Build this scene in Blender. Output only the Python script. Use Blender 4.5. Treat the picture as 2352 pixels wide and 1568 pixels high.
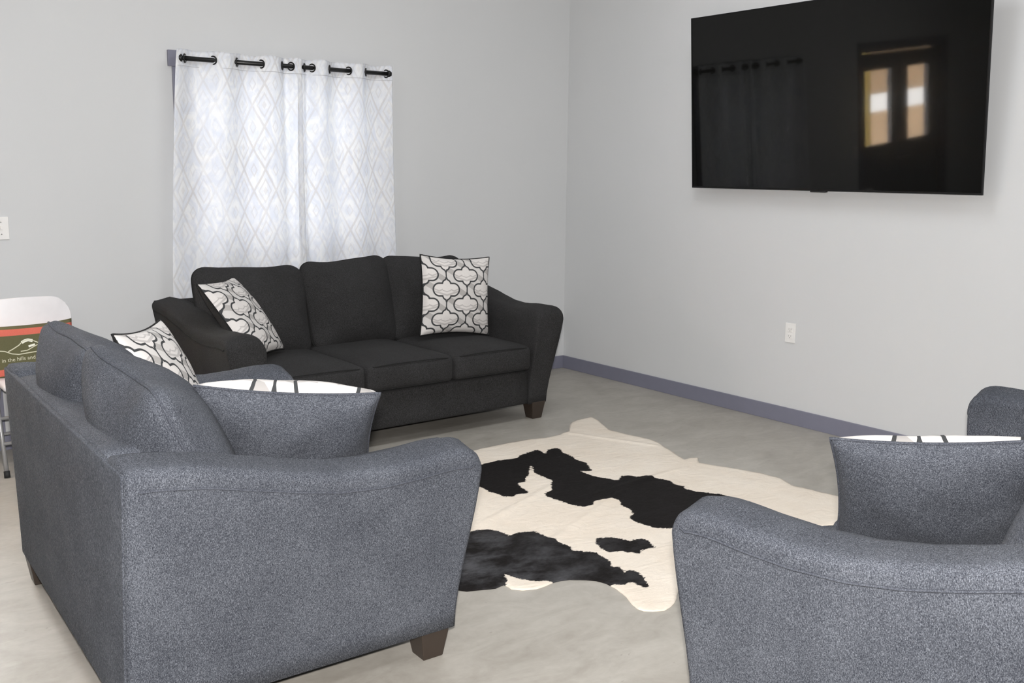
import bpy, bmesh, math, random
import numpy as np
from mathutils import Vector, Matrix, noise as mnoise
from mathutils.geometry import delaunay_2d_cdt

for o in list(bpy.data.objects):
    bpy.data.objects.remove(o)
SC = bpy.context.scene
COL = SC.collection
PI = math.pi
random.seed(7)

# ---------------------------------------------------------------- camera
CAM = Vector((-4.745, -5.501, 1.45))
_x = Vector((0.79170, -0.61074, 0.01017))      # camera right in world
_d = Vector((-0.09697, -0.14099, -0.98525))    # camera down in world
_f = Vector((0.60319, 0.77916, -0.17087))      # camera forward in world
cd = bpy.data.cameras.new('camera')
cd.sensor_width = 36.0
cd.lens = 36.0 * 2264.74 / 2352.0
cd.clip_start = 0.05
cam = bpy.data.objects.new('camera', cd)
_z = -_f.normalized(); _xx = (_x - _z * _x.dot(_z)).normalized(); _y = _z.cross(_xx)
cam.matrix_world = Matrix((( _xx.x, _y.x, _z.x, CAM.x), (_xx.y, _y.y, _z.y, CAM.y), (_xx.z, _y.z, _z.z, CAM.z), (0, 0, 0, 1)))
COL.objects.link(cam)
SC.camera = cam

# ---------------------------------------------------------------- world, lights, exposure
SC.view_settings.view_transform = 'Standard'
SC.view_settings.look = 'None'
SC.view_settings.gamma = 1.0
SC.view_settings.exposure = -0.07
SC.view_settings.use_curve_mapping = False
w = bpy.data.worlds.new('daylight'); SC.world = w; w.use_nodes = True
bg = w.node_tree.nodes['Background']
bg.inputs[0].default_value = (1.0, 0.97, 0.93, 1); bg.inputs[1].default_value = 48.0

FLASH_W = 690.0
CEIL_W = 27.0
fl = bpy.data.lights.new('camera_flash', 'SPOT')
fl.energy = FLASH_W; fl.color = (1.0, 0.965, 0.94); fl.spot_size = math.radians(100); fl.spot_blend = 0.7; fl.shadow_soft_size = 0.035
flo = bpy.data.objects.new('camera_flash', fl); COL.objects.link(flo)
flo.location = CAM + Vector((0.0, 0.0, 0.11))
flo.rotation_euler = (_f + Vector((0, 0, 0.06))).to_track_quat('-Z', 'Y').to_euler()
# ceiling fixtures of the hall
for i, (lx, ly) in enumerate([(-1.7, -2.4), (-4.6, -2.4), (-1.7, -5.6), (-4.6, -5.6), (-7.4, -4.0)]):
    a = bpy.data.lights.new('ceiling_fixture', 'AREA'); a.shape = 'RECTANGLE'; a.size = 1.2; a.size_y = 0.6
    a.energy = CEIL_W; a.color = (0.93, 0.96, 1.0)
    ao = bpy.data.objects.new('ceiling_fixture', a); COL.objects.link(ao); ao.location = (lx, ly, 3.42)

# ---------------------------------------------------------------- object helpers
def link(o, parent=None):
    COL.objects.link(o)
    if parent is not None: o.parent = parent
    return o
def obj(name, bm, mat, parent=None, smooth=True):
    me = bpy.data.meshes.new(name)
    bm.normal_update()
    bm.to_mesh(me); bm.free()
    for m in (mat if isinstance(mat, (list, tuple)) else [mat]): me.materials.append(m)
    if smooth:
        me.shade_smooth()
    return link(bpy.data.objects.new(name, me), parent)
def tag(o, label=None, cat=None, group=None, kind=None):
    if label: o['label'] = label
    if cat: o['category'] = cat
    if group: o['group'] = group
    if kind: o['kind'] = kind
    return o
def thing(name, label, cat, loc=(0, 0, 0), rotz=0, group=None):
    o = bpy.data.objects.new(name, None); COL.objects.link(o); o.empty_display_size = 0.1
    o.location = loc; o.rotation_euler = (0, 0, rotz)
    return tag(o, label, cat, group)
def autosmooth(o, ang=35):
    me = o.data
    bm = bmesh.new(); bm.from_mesh(me)
    for e in bm.edges:
        if len(e.link_faces) == 2 and e.calc_face_angle(0) > math.radians(ang): e.smooth = False
    bm.to_mesh(me); bm.free()
    return o
def bevel(o, wd=0.004, seg=2):
    m = o.modifiers.new('bevel', 'BEVEL'); m.width = wd; m.segments = seg; m.limit_method = 'ANGLE'; m.angle_limit = math.radians(40)
    return o
def add_box(bm, x0, x1, y0, y1, z0, z1):
    v = [bm.verts.new(p) for p in [(x0,y0,z0),(x1,y0,z0),(x1,y1,z0),(x0,y1,z0),(x0,y0,z1),(x1,y0,z1),(x1,y1,z1),(x0,y1,z1)]]
    for f in [(0,3,2,1),(4,5,6,7),(0,1,5,4),(1,2,6,5),(2,3,7,6),(3,0,4,7)]: bm.faces.new([v[i] for i in f])
def box(name, b, mat, parent=None, bev=0.0):
    bm = bmesh.new(); add_box(bm, *b)
    o = obj(name, bm, mat, parent, smooth=False)
    if bev: bevel(o, bev)
    return o
def add_tube(bm, pts, r, n=8, closed=False, caps=True):
    pts = [Vector(p) for p in pts]; N = len(pts); rings = []
    up = Vector((0.123, 0.2, 1)).normalized(); prev = None
    for i, p in enumerate(pts):
        if closed: t = pts[(i+1) % N] - pts[i-1]
        else: t = pts[min(i+1, N-1)] - pts[max(i-1, 0)]
        if t.length < 1e-9: t = Vector((0, 0, 1))
        t.normalize()
        if prev is None:
            a = t.cross(up)
            if a.length < 0.05: a = t.cross(Vector((1, 0, 0)))
        else:
            a = prev - t * prev.dot(t)
        a.normalize(); prev = a; b = t.cross(a)
        rr = r[i] if isinstance(r, (list, tuple)) else r
        rings.append([bm.verts.new(p + (a*math.cos(2*PI*k/n) + b*math.sin(2*PI*k/n))*rr) for k in range(n)])
    M = N if closed else N-1
    for i in range(M):
        A, B = rings[i], rings[(i+1) % N]
        for k in range(n): bm.faces.new((A[k], A[(k+1) % n], B[(k+1) % n], B[k]))
    if not closed and caps:
        bm.faces.new(list(reversed(rings[0]))); bm.faces.new(rings[-1])
def tube(name, pts, r, mat, parent=None, n=8, closed=False):
    bm = bmesh.new(); add_tube(bm, pts, r, n, closed)
    bmesh.ops.recalc_face_normals(bm, faces=bm.faces)
    return obj(name, bm, mat, parent)
def rbox_bm(w, d, h, r, n=10, deform=None):
    """rounded box centred on the origin, deform(p)->p"""
    bm = bmesh.new(); hx, hy, hz = w/2, d/2, h/2
    def mp(p):
        q = Vector((p[0]*hx, p[1]*hy, p[2]*hz))
        c = Vector((max(-hx+r, min(hx-r, q.x)), max(-hy+r, min(hy-r, q.y)), max(-hz+r, min(hz-r, q.z))))
        dd = q - c
        if dd.length > 1e-9: q = c + dd.normalized()*r
        return q
    # concentrate grid lines at the rims
    ts = [math.sin(PI/2*(-1 + 2*i/n)) for i in range(n+1)]
    for ax in range(3):
        for s in (-1, 1):
            g = []
            for i in range(n+1):
                row = []
                for j in range(n+1):
                    p = [0, 0, 0]; p[ax] = s; p[(ax+1) % 3] = ts[i]; p[(ax+2) % 3] = ts[j]
                    q = mp(p)
                    if deform: q = deform(q, hx, hy, hz)
                    row.append(bm.verts.new(q))
                g.append(row)
            for i in range(n):
                for j in range(n):
                    f = (g[i][j], g[i+1][j], g[i+1][j+1], g[i][j+1])
                    bm.faces.new(f if s > 0 else tuple(reversed(f)))
    bmesh.ops.remove_doubles(bm, verts=bm.verts, dist=1e-5)
    return bm

# ---------------------------------------------------------------- node expression helper
class X:
    def __init__(s, nt, sock): s.nt, s.s = nt, sock
    def _m(s, op, *a, clamp=False):
        n = s.nt.nodes.new('ShaderNodeMath'); n.operation = op; n.use_clamp = clamp
        for i, v in enumerate((s,) + a):
            if isinstance(v, X): s.nt.links.new(v.s, n.inputs[i])
            else: n.inputs[i].default_value = v
        return X(s.nt, n.outputs[0])
    def __add__(s, o): return s._m('ADD', o)
    __radd__ = __add__
    def __sub__(s, o): return s._m('SUBTRACT', o)
    def __rsub__(s, o): return (s*-1) + o
    def __mul__(s, o): return s._m('MULTIPLY', o)
    __rmul__ = __mul__
    def __truediv__(s, o): return s._m('DIVIDE', o)
    def abs(s): return s._m('ABSOLUTE')
    def fract(s): return s._m('FRACT')
    def floor(s): return s._m('FLOOR')
    def mod(s, v): return s._m('FLOORED_MODULO', v)
    def lt(s, v): return s._m('LESS_THAN', v)
    def gt(s, v): return s._m('GREATER_THAN', v)
    def mn(s, v): return s._m('MINIMUM', v)
    def mx(s, v): return s._m('MAXIMUM', v)
    def sm(s, a, b):
        n = s.nt.nodes.new('ShaderNodeMapRange'); n.interpolation_type = 'SMOOTHSTEP'
        s.nt.links.new(s.s, n.inputs[0]); n.inputs[1].default_value = a; n.inputs[2].default_value = b
        return X(s.nt, n.outputs[0])
def newmat(name):
    m = bpy.data.materials.new(name); m.use_nodes = True
    nt = m.node_tree; b = nt.nodes['Principled BSDF']
    return m, nt, b
def coord(nt, kind='Object', scale=(1, 1, 1), rot=(0, 0, 0)):
    t = nt.nodes.new('ShaderNodeTexCoord'); mp = nt.nodes.new('ShaderNodeMapping')
    nt.links.new(t.outputs[kind], mp.inputs[0]); mp.inputs['Scale'].default_value = scale; mp.inputs['Rotation'].default_value = rot
    return mp.outputs[0]
def noise(nt, vec, scale, detail=2, rough=0.5, dist=0):
    n = nt.nodes.new('ShaderNodeTexNoise'); nt.links.new(vec, n.inputs['Vector'])
    n.inputs['Scale'].default_value = scale; n.inputs['Detail'].default_value = detail
    n.inputs['Roughness'].default_value = rough; n.inputs['Distortion'].default_value = dist
    return X(nt, n.outputs[0])
def mixc(nt, fac, a, b):
    n = nt.nodes.new('ShaderNodeMix'); n.data_type = 'RGBA'
    for i, v in ((0, fac), (6, a), (7, b)):
        if isinstance(v, X): nt.links.new(v.s, n.inputs[i])
        elif i == 0: n.inputs[0].default_value = v
        else: n.inputs[i].default_value = (*v, 1)
    return X(nt, n.outputs[2])
def bump(nt, b, h, strength=0.3, dist=0.002):
    n = nt.nodes.new('ShaderNodeBump'); nt.links.new(h.s, n.inputs['Height'])
    n.inputs['Strength'].default_value = strength; n.inputs['Distance'].default_value = dist
    nt.links.new(n.outputs[0], b.inputs['Normal'])
def plain(name, col, rough=0.5, metal=0.0, spec=0.5):
    m, nt, b = newmat(name)
    v = coord(nt); n = noise(nt, v, 14, 2)
    c = mixc(nt, n, tuple(x*0.94 for x in col), tuple(min(1, x*1.06) for x in col))
    nt.links.new(c.s, b.inputs['Base Color']); b.inputs['Roughness'].default_value = rough
    b.inputs['Metallic'].default_value = metal; b.inputs['Specular IOR Level'].default_value = spec
    return m

# ---------------------------------------------------------------- materials
def wall_mat():
    m, nt, b = newmat('painted_wall')
    v = coord(nt)
    c = mixc(nt, noise(nt, v, 1.2, 3), (0.585, 0.595, 0.60), (0.63, 0.635, 0.638))
    nt.links.new(c.s, b.inputs['Base Color']); b.inputs['Roughness'].default_value = 0.62; b.inputs['Specular IOR Level'].default_value = 0.25
    bump(nt, b, noise(nt, v, 190, 2), 0.12, 0.001)
    return m
def floor_mat():
    m, nt, b = newmat('polished_concrete')
    v = coord(nt); v2 = coord(nt, scale=(1, 2.2, 1), rot=(0, 0, 0.5))
    n1 = noise(nt, v, 1.1, 6, 0.62, 0.6); n2 = noise(nt, v2, 4.5, 6, 0.65, 1.0); n3 = noise(nt, v, 38, 4, 0.6)
    f = ((n1*0.45 + n2*0.43 + n3*0.12) - 0.5)*3.0 + 0.5
    base = mixc(nt, f._m('ADD', 0, clamp=True), (0.28, 0.258, 0.222), (0.455, 0.432, 0.39))
    pit = noise(nt, v2, 9, 3, 0.7).gt(0.69)*0.35
    c = mixc(nt, pit, base, (0.20, 0.185, 0.16))
    nt.links.new(c.s, b.inputs['Base Color'])
    nt.links.new((n2*0.18 + 0.36).s, b.inputs['Roughness']); b.inputs['Specular IOR Level'].default_value = 0.4
    bump(nt, b, n3, 0.08, 0.001)
    return m
def fabric_mat(name, dark, mid, light, bias=0.0):
    m, nt, b = newmat(name)
    v = coord(nt, scale=(1, 1, 0.33)); vh = coord(nt, scale=(0.4, 0.4, 1))
    n1 = noise(nt, v, 620, 2, 0.7); n2 = noise(nt, vh, 700, 1, 0.6); n3 = noise(nt, coord(nt), 5, 3); n4 = noise(nt, coord(nt), 90, 2)
    f = ((n1*0.66 + n2*0.34) - 0.5)*3.2 + 0.5 + (n3 - 0.5)*0.4 + (n4 - 0.5)*0.22 + bias
    f = f._m('ADD', 0, clamp=True)
    c1 = mixc(nt, (f*2)._m('ADD', 0, clamp=True), dark, mid); c = mixc(nt, (f*2 - 1)._m('ADD', 0, clamp=True), c1, light)
    nt.links.new(c.s, b.inputs['Base Color']); b.inputs['Roughness'].default_value = 0.95
    b.inputs['Specular IOR Level'].default_value = 0.1
    b.inputs['Sheen Weight'].default_value = 0.02; b.inputs['Sheen Roughness'].default_value = 0.5
    bump(nt, b, n1*0.5 + n2*0.3 + n3*3.0, 0.3, 0.004)
    return m
M = {}
M['wall'] = wall_mat(); M['floor'] = floor_mat()
M['trim'] = plain('grey_violet_trim', (0.185, 0.187, 0.24), 0.45)
M['ceil'] = plain('white_ceiling', (0.75, 0.75, 0.74), 0.8)
M['bluegrey'] = fabric_mat('blue_grey_chenille', (0.018, 0.021, 0.029), (0.064, 0.069, 0.082), (0.175, 0.188, 0.215))
M['charcoal'] = fabric_mat('falloff_dark_chenille', (0.013, 0.0125, 0.0125), (0.028, 0.0275, 0.0275), (0.052, 0.052, 0.054))  # darker chenille for the far sofa; flash falloff put into its colour
M['bluepipe'] = fabric_mat('blue_grey_piping', (0.026, 0.029, 0.038), (0.065, 0.07, 0.085), (0.13, 0.14, 0.16))
M['darkpipe'] = fabric_mat('dark_piping', (0.010, 0.010, 0.010), (0.018, 0.018, 0.018), (0.03, 0.03, 0.03))  # far sofa piping, darkened like its fabric; also edges pillows
M['wood'] = plain('espresso_wood', (0.034, 0.024, 0.018), 0.38)
M['black'] = plain('black_plastic', (0.010, 0.010, 0.011), 0.35)
M['bezel'] = plain('matte_black_bezel', (0.004, 0.004, 0.0045), 0.5, 0.0, 0.25)
M['rodblack'] = plain('black_metal', (0.012, 0.012, 0.012), 0.35, 0.3)
M['plate'] = plain('white_plastic', (0.80, 0.79, 0.77), 0.35)
M['seam'] = plain('grey_thread', (0.50, 0.50, 0.52), 0.8)
M['slot'] = plain('dark_slot', (0.25, 0.24, 0.23), 0.5)
M['chairwhite'] = plain('white_chair_plastic', (0.83, 0.81, 0.82), 0.45)
M['chairmetal'] = plain('grey_painted_metal', (0.33, 0.33, 0.33), 0.35, 0.4)
M['rubber'] = plain('black_rubber', (0.012, 0.012, 0.012), 0.7)
M['doorpaint'] = plain('dark_door_paint', (0.16, 0.16, 0.18), 0.5)
M['cream'] = plain('cream_print', (0.62, 0.60, 0.46), 0.9)
M['snow'] = plain('white_print', (0.80, 0.79, 0.68), 0.9)
M['yellowpost'] = plain('yellow_paint', (0.98, 0.72, 0.20), 0.6)
M['tanwall'] = plain('tan_siding', (0.66, 0.48, 0.31), 0.7)

def glass_mat():
    m, nt, b = newmat('clear_glass')
    g = nt.nodes.new('ShaderNodeBsdfGlossy'); g.inputs['Roughness'].default_value = 0.03
    t = nt.nodes.new('ShaderNodeBsdfTransparent'); mx = nt.nodes.new('ShaderNodeMixShader'); mx.inputs[0].default_value = 0.06
    nt.links.new(t.outputs[0], mx.inputs[1]); nt.links.new(g.outputs[0], mx.inputs[2])
    nt.links.new(mx.outputs[0], nt.nodes['Material Output'].inputs[0])
    return m
M['glass'] = glass_mat()
def diffuser_mat():
    m, nt, b = newmat('white_light_diffuser')
    n = noise(nt, coord(nt), 60, 2); c = mixc(nt, n, (0.78, 0.80, 0.82), (0.84, 0.86, 0.88))
    nt.links.new(c.s, b.inputs['Base Color']); b.inputs['Roughness'].default_value = 0.9
    tr = nt.nodes.new('ShaderNodeBsdfTranslucent'); nt.links.new(c.s, tr.inputs[0])
    mx = nt.nodes.new('ShaderNodeMixShader'); mx.inputs[0].default_value = 0.5
    nt.links.new(b.outputs[0], mx.inputs[1]); nt.links.new(tr.outputs[0], mx.inputs[2])
    nt.links.new(mx.outputs[0], nt.nodes['Material Output'].inputs[0])
    return m
M['diffuser'] = diffuser_mat()
def screen_mat():
    m, nt, b = newmat('television_screen')
    v = coord(nt); n = noise(nt, v, 3, 2)
    c = mixc(nt, n, (0.0025, 0.0025, 0.002), (0.0035, 0.0035, 0.003))
    nt.links.new(c.s, b.inputs['Base Color']); b.inputs['Roughness'].default_value = 0.038; b.inputs['IOR'].default_value = 1.31
    # a faint anti-glare haze spreads bright reflections
    b.inputs['Coat Weight'].default_value = 0.16; b.inputs['Coat Roughness'].default_value = 0.22; b.inputs['Coat IOR'].default_value = 1.25
    return m
M['screen'] = screen_mat()
def curtain_mat():
    m, nt, b = newmat('patterned_curtain_satin')
    uv = nt.nodes.new('ShaderNodeUVMap'); sp = nt.nodes.new('ShaderNodeSeparateXYZ'); nt.links.new(uv.outputs[0], sp.inputs[0])
    u = X(nt, sp.outputs[0]); v = X(nt, sp.outputs[1])      # metres of cloth
    obn = noise(nt, coord(nt, 'UV'), 6, 3)
    uu = u/0.16 + (obn - 0.5)*0.10; vv = v/0.24
    a = (uu.fract() - 0.5).abs(); c = (vv.fract() - 0.5).abs()
    d = a + c                                                # diamond metric 0 centre .5 corner
    ring = lambda r, wd: ((d - r).abs()).lt(wd)
    rr = ring(0.5, 0.05)*1.0; r2 = ring(0.27, 0.035)*0.75; r3 = d.lt(0.10)*0.6; r4 = ring(0.86, 0.03)*0.7
    pat = rr.mx(r2).mx(r3).mx(r4)
    clouds = noise(nt, coord(nt, 'UV'), 2.2, 3).sm(0.35, 0.65)*0.75 + 0.25
    pat = pat*clouds
    wr = noise(nt, coord(nt, 'UV', scale=(1, 0.6, 1)), 14, 4, 0.6, 1.6)
    base = mixc(nt, wr.sm(0.35, 0.68), (0.84, 0.865, 0.92), (0.96, 0.965, 0.97))
    col = mixc(nt, pat*0.6, base, (0.72, 0.70, 0.69))
    nt.links.new(col.s, b.inputs['Base Color']); b.inputs['Roughness'].default_value = 0.5; b.inputs['Specular IOR Level'].default_value = 0.35
    bump(nt, b, wr + pat*0.15, 0.35, 0.008)
    tr = nt.nodes.new('ShaderNodeBsdfTranslucent'); nt.links.new(col.s, tr.inputs[0])
    mx = nt.nodes.new('ShaderNodeMixShader'); mx.inputs[0].default_value = 0.30
    nt.links.new(b.outputs[0], mx.inputs[1]); nt.links.new(tr.outputs[0], mx.inputs[2])
    nt.links.new(mx.outputs[0], nt.nodes['Material Output'].inputs[0])
    return m
M['curtain'] = curtain_mat()
def pillow_mat():
    """ogee trellis: interlocking bracket-stepped motifs outlined in charcoal on white and pale grey"""
    m, nt, b = newmat('ogee_trellis_print')
    uv = nt.nodes.new('ShaderNodeUVMap'); sp = nt.nodes.new('ShaderNodeSeparateXYZ'); nt.links.new(uv.outputs[0], sp.inputs[0])
    U = X(nt, sp.outputs[0])*3.45; V = X(nt, sp.outputs[1])*2.62
    def hyp(a, b): return (a*a + b*b)._m('SQRT')
    res = []
    TH = 0.034
    for ou, ov in ((0.0, 0.0), (1.0, 0.5)):
        a = ((U + ou).mod(2.0) - 1.0).abs()                   # distance from the chain axis, columns 2 apart
        t = ((V + ov).fract() - 0.5)                          # -0.5..0.5, motif centre at 0
        b_ = t*1.317; ba = b_.abs()
        lobe = hyp((a - 0.345).mx(0.0), ba) - 0.275            # side lobes
        bud = hyp(a, (ba - 0.235).mx(0.0)) - 0.205             # upper and lower buds
        tip = a*0.90 + (ba - 0.545)*0.40                       # taper into the neck
        d = lobe.mn(bud).mn(tip)
        ln = (d.abs() - TH).lt(0).mx((a - TH*0.85).lt(0)*(ba.gt(0.50)))
        inside = d.lt(0)
        ch = t - a*0.22 + 0.02
        step = ((ch + 0.165).abs().lt(0.030)).mx((t + 0.045 - (a - 0.36).abs()*0.30).abs().lt(0.024)*(a.gt(0.19))).mx((ch + 0.050).abs().lt(0.016)*(a.lt(0.20)))
        res.append((ln, inside, step*inside))
    lines = res[0][0].mx(res[1][0]); inside = res[0][1].mx(res[1][1]); step = res[0][2].mx(res[1][2])
    # ribbons between the motifs: alternating crescents
    rb = ((V*2.0 + (U*1.0).fract()*0.9).fract() - 0.5).abs().lt(0.21)
    n = noise(nt, coord(nt, 'UV'), 60, 2)
    white = mixc(nt, n, (0.66, 0.63, 0.60), (0.74, 0.71, 0.69))
    grey = (0.42, 0.40, 0.385)
    ribbon = mixc(nt, rb, (0.62, 0.60, 0.58), grey)
    motif = mixc(nt, step, white, (0.50, 0.475, 0.46))
    c = mixc(nt, inside, ribbon, motif)
    c = mixc(nt, lines, c, (0.050, 0.052, 0.054))
    nt.links.new(c.s, b.inputs['Base Color']); b.inputs['Roughness'].default_value = 0.85; b.inputs['Specular IOR Level'].default_value = 0.2
    bump(nt, b, noise(nt, coord(nt, 'UV'), 9, 2), 0.25, 0.01)
    return m
M['ogee'] = pillow_mat()
def olive_mat():
    m, nt, b = newmat('olive_canvas_with_coral_stripes')
    uv = nt.nodes.new('ShaderNodeUVMap'); sp = nt.nodes.new('ShaderNodeSeparateXYZ'); nt.links.new(uv.outputs[0], sp.inputs[0])
    v = X(nt, sp.outputs[1])
    n = noise(nt, coord(nt, 'UV'), 70, 3)
    ol = mixc(nt, n, (0.085, 0.082, 0.035), (0.13, 0.122, 0.058)); co = mixc(nt, n, (0.52, 0.105, 0.075), (0.66, 0.16, 0.11))
    st = ((v - 0.865).abs().lt(0.065)).mx((v - 0.115).abs().lt(0.06))
    c = mixc(nt, st, ol, co)
    nt.links.new(c.s, b.inputs['Base Color']); b.inputs['Roughness'].default_value = 0.9
    bump(nt, b, noise(nt, coord(nt, 'UV'), 200, 2), 0.3, 0.001)
    return m
M['olive'] = olive_mat()
def hide_mat():
    m, nt, b = newmat('cowhide_fur')
    a = nt.nodes.new('ShaderNodeAttribute'); a.attribute_name = 'patch'
    g = nt.nodes.new('ShaderNodeAttribute'); g.attribute_name = 'flash_sheen'
    d = X(nt, a.outputs['Fac']); flash_sheen = X(nt, g.outputs['Fac'])
    v = coord(nt, scale=(1, 2.4, 1), rot=(0, 0, 0.55)); v0 = coord(nt)
    fur = noise(nt, v, 55, 4, 0.7); fine = noise(nt, v, 230, 2, 0.7)
    e = d + (fur - 0.5)*0.030 + (fine - 0.5)*0.014 + (noise(nt, v0, 16, 3, 0.6) - 0.5)*0.030
    f = e.sm(-0.0025, 0.0025)
    big = noise(nt, v0, 3.0, 4, 0.6)
    white = mixc(nt, big, (0.70, 0.60, 0.49), (0.86, 0.80, 0.71))
    white = mixc(nt, noise(nt, v, 26, 4, 0.6).sm(0.55, 0.8)*0.25, white, (0.62, 0.52, 0.42))
    blk = mixc(nt, fur, (0.0035, 0.003, 0.003), (0.014, 0.0115, 0.011))
    mot = noise(nt, coord(nt, scale=(1, 1.4, 1), rot=(0, 0, 0.5)), 5.5, 6, 0.66).sm(0.36, 0.72)
    blk = mixc(nt, mot*flash_sheen, blk, mixc(nt, fur, (0.04, 0.04, 0.044), (0.105, 0.105, 0.112)))  # flash glare on the black patches, painted in as mottled grey
    c = mixc(nt, f, white, blk)
    nt.links.new(c.s, b.inputs['Base Color']); b.inputs['Roughness'].default_value = 0.75; b.inputs['Specular IOR Level'].default_value = 0.12
    crease = noise(nt, coord(nt, scale=(1, 2.0, 1), rot=(0, 0, 0.9)), 7, 4, 0.55, 1.2)
    bump(nt, b, fur*0.5 + fine*0.3 + big*2 + crease*3.0, 0.4, 0.006)
    return m
M['hide'] = hide_mat()

# ---------------------------------------------------------------- room shell
H = 3.5
def wall_with_holes(name, u0, u1, z0, z1, holes, plane, thick=0.14):
    """plane 'y': wall slab behind y=0 running along x, split round its openings into one mesh"""
    us = sorted({u0, u1, *[h[0] for h in holes], *[h[1] for h in holes]}); zs = sorted({z0, z1, *[h[2] for h in holes], *[h[3] for h in holes]})
    bm = bmesh.new()
    for i in range(len(us)-1):
        for j in range(len(zs)-1):
            cu, cz = (us[i]+us[i+1])/2, (zs[j]+zs[j+1])/2
            if any(h[0] < cu < h[1] and h[2] < cz < h[3] for h in holes): continue
            add_box(bm, us[i], us[i+1], 0, thick, zs[j], zs[j+1])
    bmesh.ops.remove_doubles(bm, verts=bm.verts, dist=1e-5)
    # drop the inner faces shared by neighbouring blocks
    seen = {}
    for f in bm.faces: seen.setdefault(tuple(sorted(v.index for v in f.verts)), []).append(f)
    bm.verts.index_update(); seen = {}
    for f in bm.faces: seen.setdefault(tuple(sorted(v.index for v in f.verts)), []).append(f)
    bmesh.ops.delete(bm, geom=[f for l in seen.values() if len(l) > 1 for f in l], context='FACES_ONLY')
    return tag(obj(name, bm, M['wall'], smooth=False), kind='structure')
WX0, WX1, WZ0, WZ1 = -2.77, -1.60, 0.96, 1.985
DZ = 2.06
wall_with_holes('wall_back', -9, 0, 0, H, [(WX0, WX1, WZ0, WZ1), (-5.27, -3.83, 0, DZ)], 'y')
tag(box('wall_right', (0, 0.14, -9, 0.14, 0, H), M['wall']), kind='structure')
tag(box('wall_left', (-9.14, -9, -9, 0.14, 0, H), M['wall']), kind='structure')
tag(box('wall_front', (-9.14, 0.14, -9.14, -9, 0, H), M['wall']), kind='structure')
tag(box('floor', (-9.14, 0.14, -9.14, 0.14, -0.1, 0), M['floor']), kind='structure')
tag(box('ceiling', (-9.14, 0.14, -9.14, 0.14, H, H+0.1), M['ceil']), kind='structure')
tag(box('baseboard_back', (-3.79, -0.012, -0.012, 0.0, 0, 0.093), M['trim'], bev=0.002), kind='structure')
tag(box('baseboard_right', (-0.012, 0.0, -9, 0.0, 0, 0.093), M['trim'], bev=0.002), kind='structure')
tag(box('baseboard_left', (-9, -8.988, -9, 0.0, 0, 0.093), M['trim'], bev=0.002), kind='structure')
# window with its painted casing, hidden for the most part by the curtains
wn = tag(bpy.data.objects.new('window_1', None), kind='structure'); COL.objects.link(wn); wn.location = (-2.15, 0, 1.5)
def wbox(name, b, mat, par=wn, bev=0.0):
    ox, oy, oz = par.location
    return box(name, (b[0]-ox, b[1]-ox, b[2]-oy, b[3]-oy, b[4]-oz, b[5]-oz), mat, par, bev)
wbox('casing_side', (-2.84, -2.77, -0.016, -0.0005, 0.90, 1.987), M['trim'], bev=0.002)
wbox('casing_side', (-1.60, -1.54, -0.016, -0.0005, 0.90, 1.987), M['trim'], bev=0.002)
wbox('casing_head', (-2.862, -1.525, -0.022, -0.0005, 1.987, 2.072), M['trim'], bev=0.002)
wbox('window_sill', (-2.86, -1.52, -0.04, -0.0005, 0.875, 0.90), M['trim'], bev=0.002)
bm = bmesh.new()
for b_ in [(-2.77, -2.72, .05, .10, .96, 1.985), (-1.65, -1.60, .05, .10, .96, 1.985), (-2.72, -1.65, .05, .10, .96, 1.01), (-2.72, -1.65, .05, .10, 1.935, 1.985), (-2.72, -1.65, .05, .10, 1.45, 1.49)]:
    add_box(bm, b_[0]+2.15, b_[1]+2.15, b_[2], b_[3], b_[4]-1.5, b_[5]-1.5)
obj('window_frame', bm, M['plate'], wn, smooth=False)
wbox('light_diffuser', (-2.765, -1.605, .03, .034, .965, 1.98), M['diffuser'])  # added unseen sheet; cuts window glare and softens daylight behind the curtains
wbox('window_pane', (-2.72, -1.65, .07, .076, 1.01, 1.935), M['glass'])
# glazed double door further along the same wall (seen mirrored in the television)
dr = tag(bpy.data.objects.new('door_1', None), kind='structure'); COL.objects.link(dr); dr.location = (-4.55, 0, 0)
bm = bmesh.new()
for b_ in [(-5.27, -5.235, 0.0, .12, 0, DZ), (-3.865, -3.83, 0.0, .12, 0, DZ), (-5.235, -3.865, 0.0, .12, DZ-.035, DZ)]:
    add_box(bm, b_[0]+4.55, b_[1]+4.55, *b_[2:])
obj('door_frame', bm, M['trim'], dr, smooth=False)
bm = bmesh.new()
for b_ in [(-5.33, -5.27, -.015, -.0005, 0, DZ+.06), (-3.83, -3.79, -.015, -.0005, 0, DZ+.06), (-5.27, -3.83, -.015, -.0005, DZ, DZ+.06)]:
    add_box(bm, b_[0]+4.55, b_[1]+4.55, *b_[2:])
obj('door_casing', bm, M['trim'], dr, smooth=False)
for (a0, a1, l0, l1) in ((-5.235, -4.552, -5.05, -4.69), (-4.548, -3.865, -4.40, -3.97)):
    bm = bmesh.new(); z0, z1 = 1.16, 1.86
    for b_ in [(a0, l0, .04, .085, .01, DZ-.04), (l1, a1, .04, .085, .01, DZ-.04), (l0, l1, .04, .085, .01, z0), (l0, l1, .04, .085, z1, DZ-.04)]:
        add_box(bm, b_[0]+4.55, b_[1]+4.55, *b_[2:])
    lf = obj('door_leaf', bm, M['doorpaint'], dr, smooth=False)
    box('door_glass', (l0+4.55, l1+4.55, .06, .066, z0, z1), M['glass'], lf)
    hx = (a1-0.06 if a0 < -5 else a0+0.06)+4.55
    tube('door_handle', [(hx, .04, 1.0), (hx, .0, 1.0), (hx+(.1 if a0 > -5 else -.1), -.005, 1.0)], 0.009, M['chairmetal'], lf)
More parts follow.
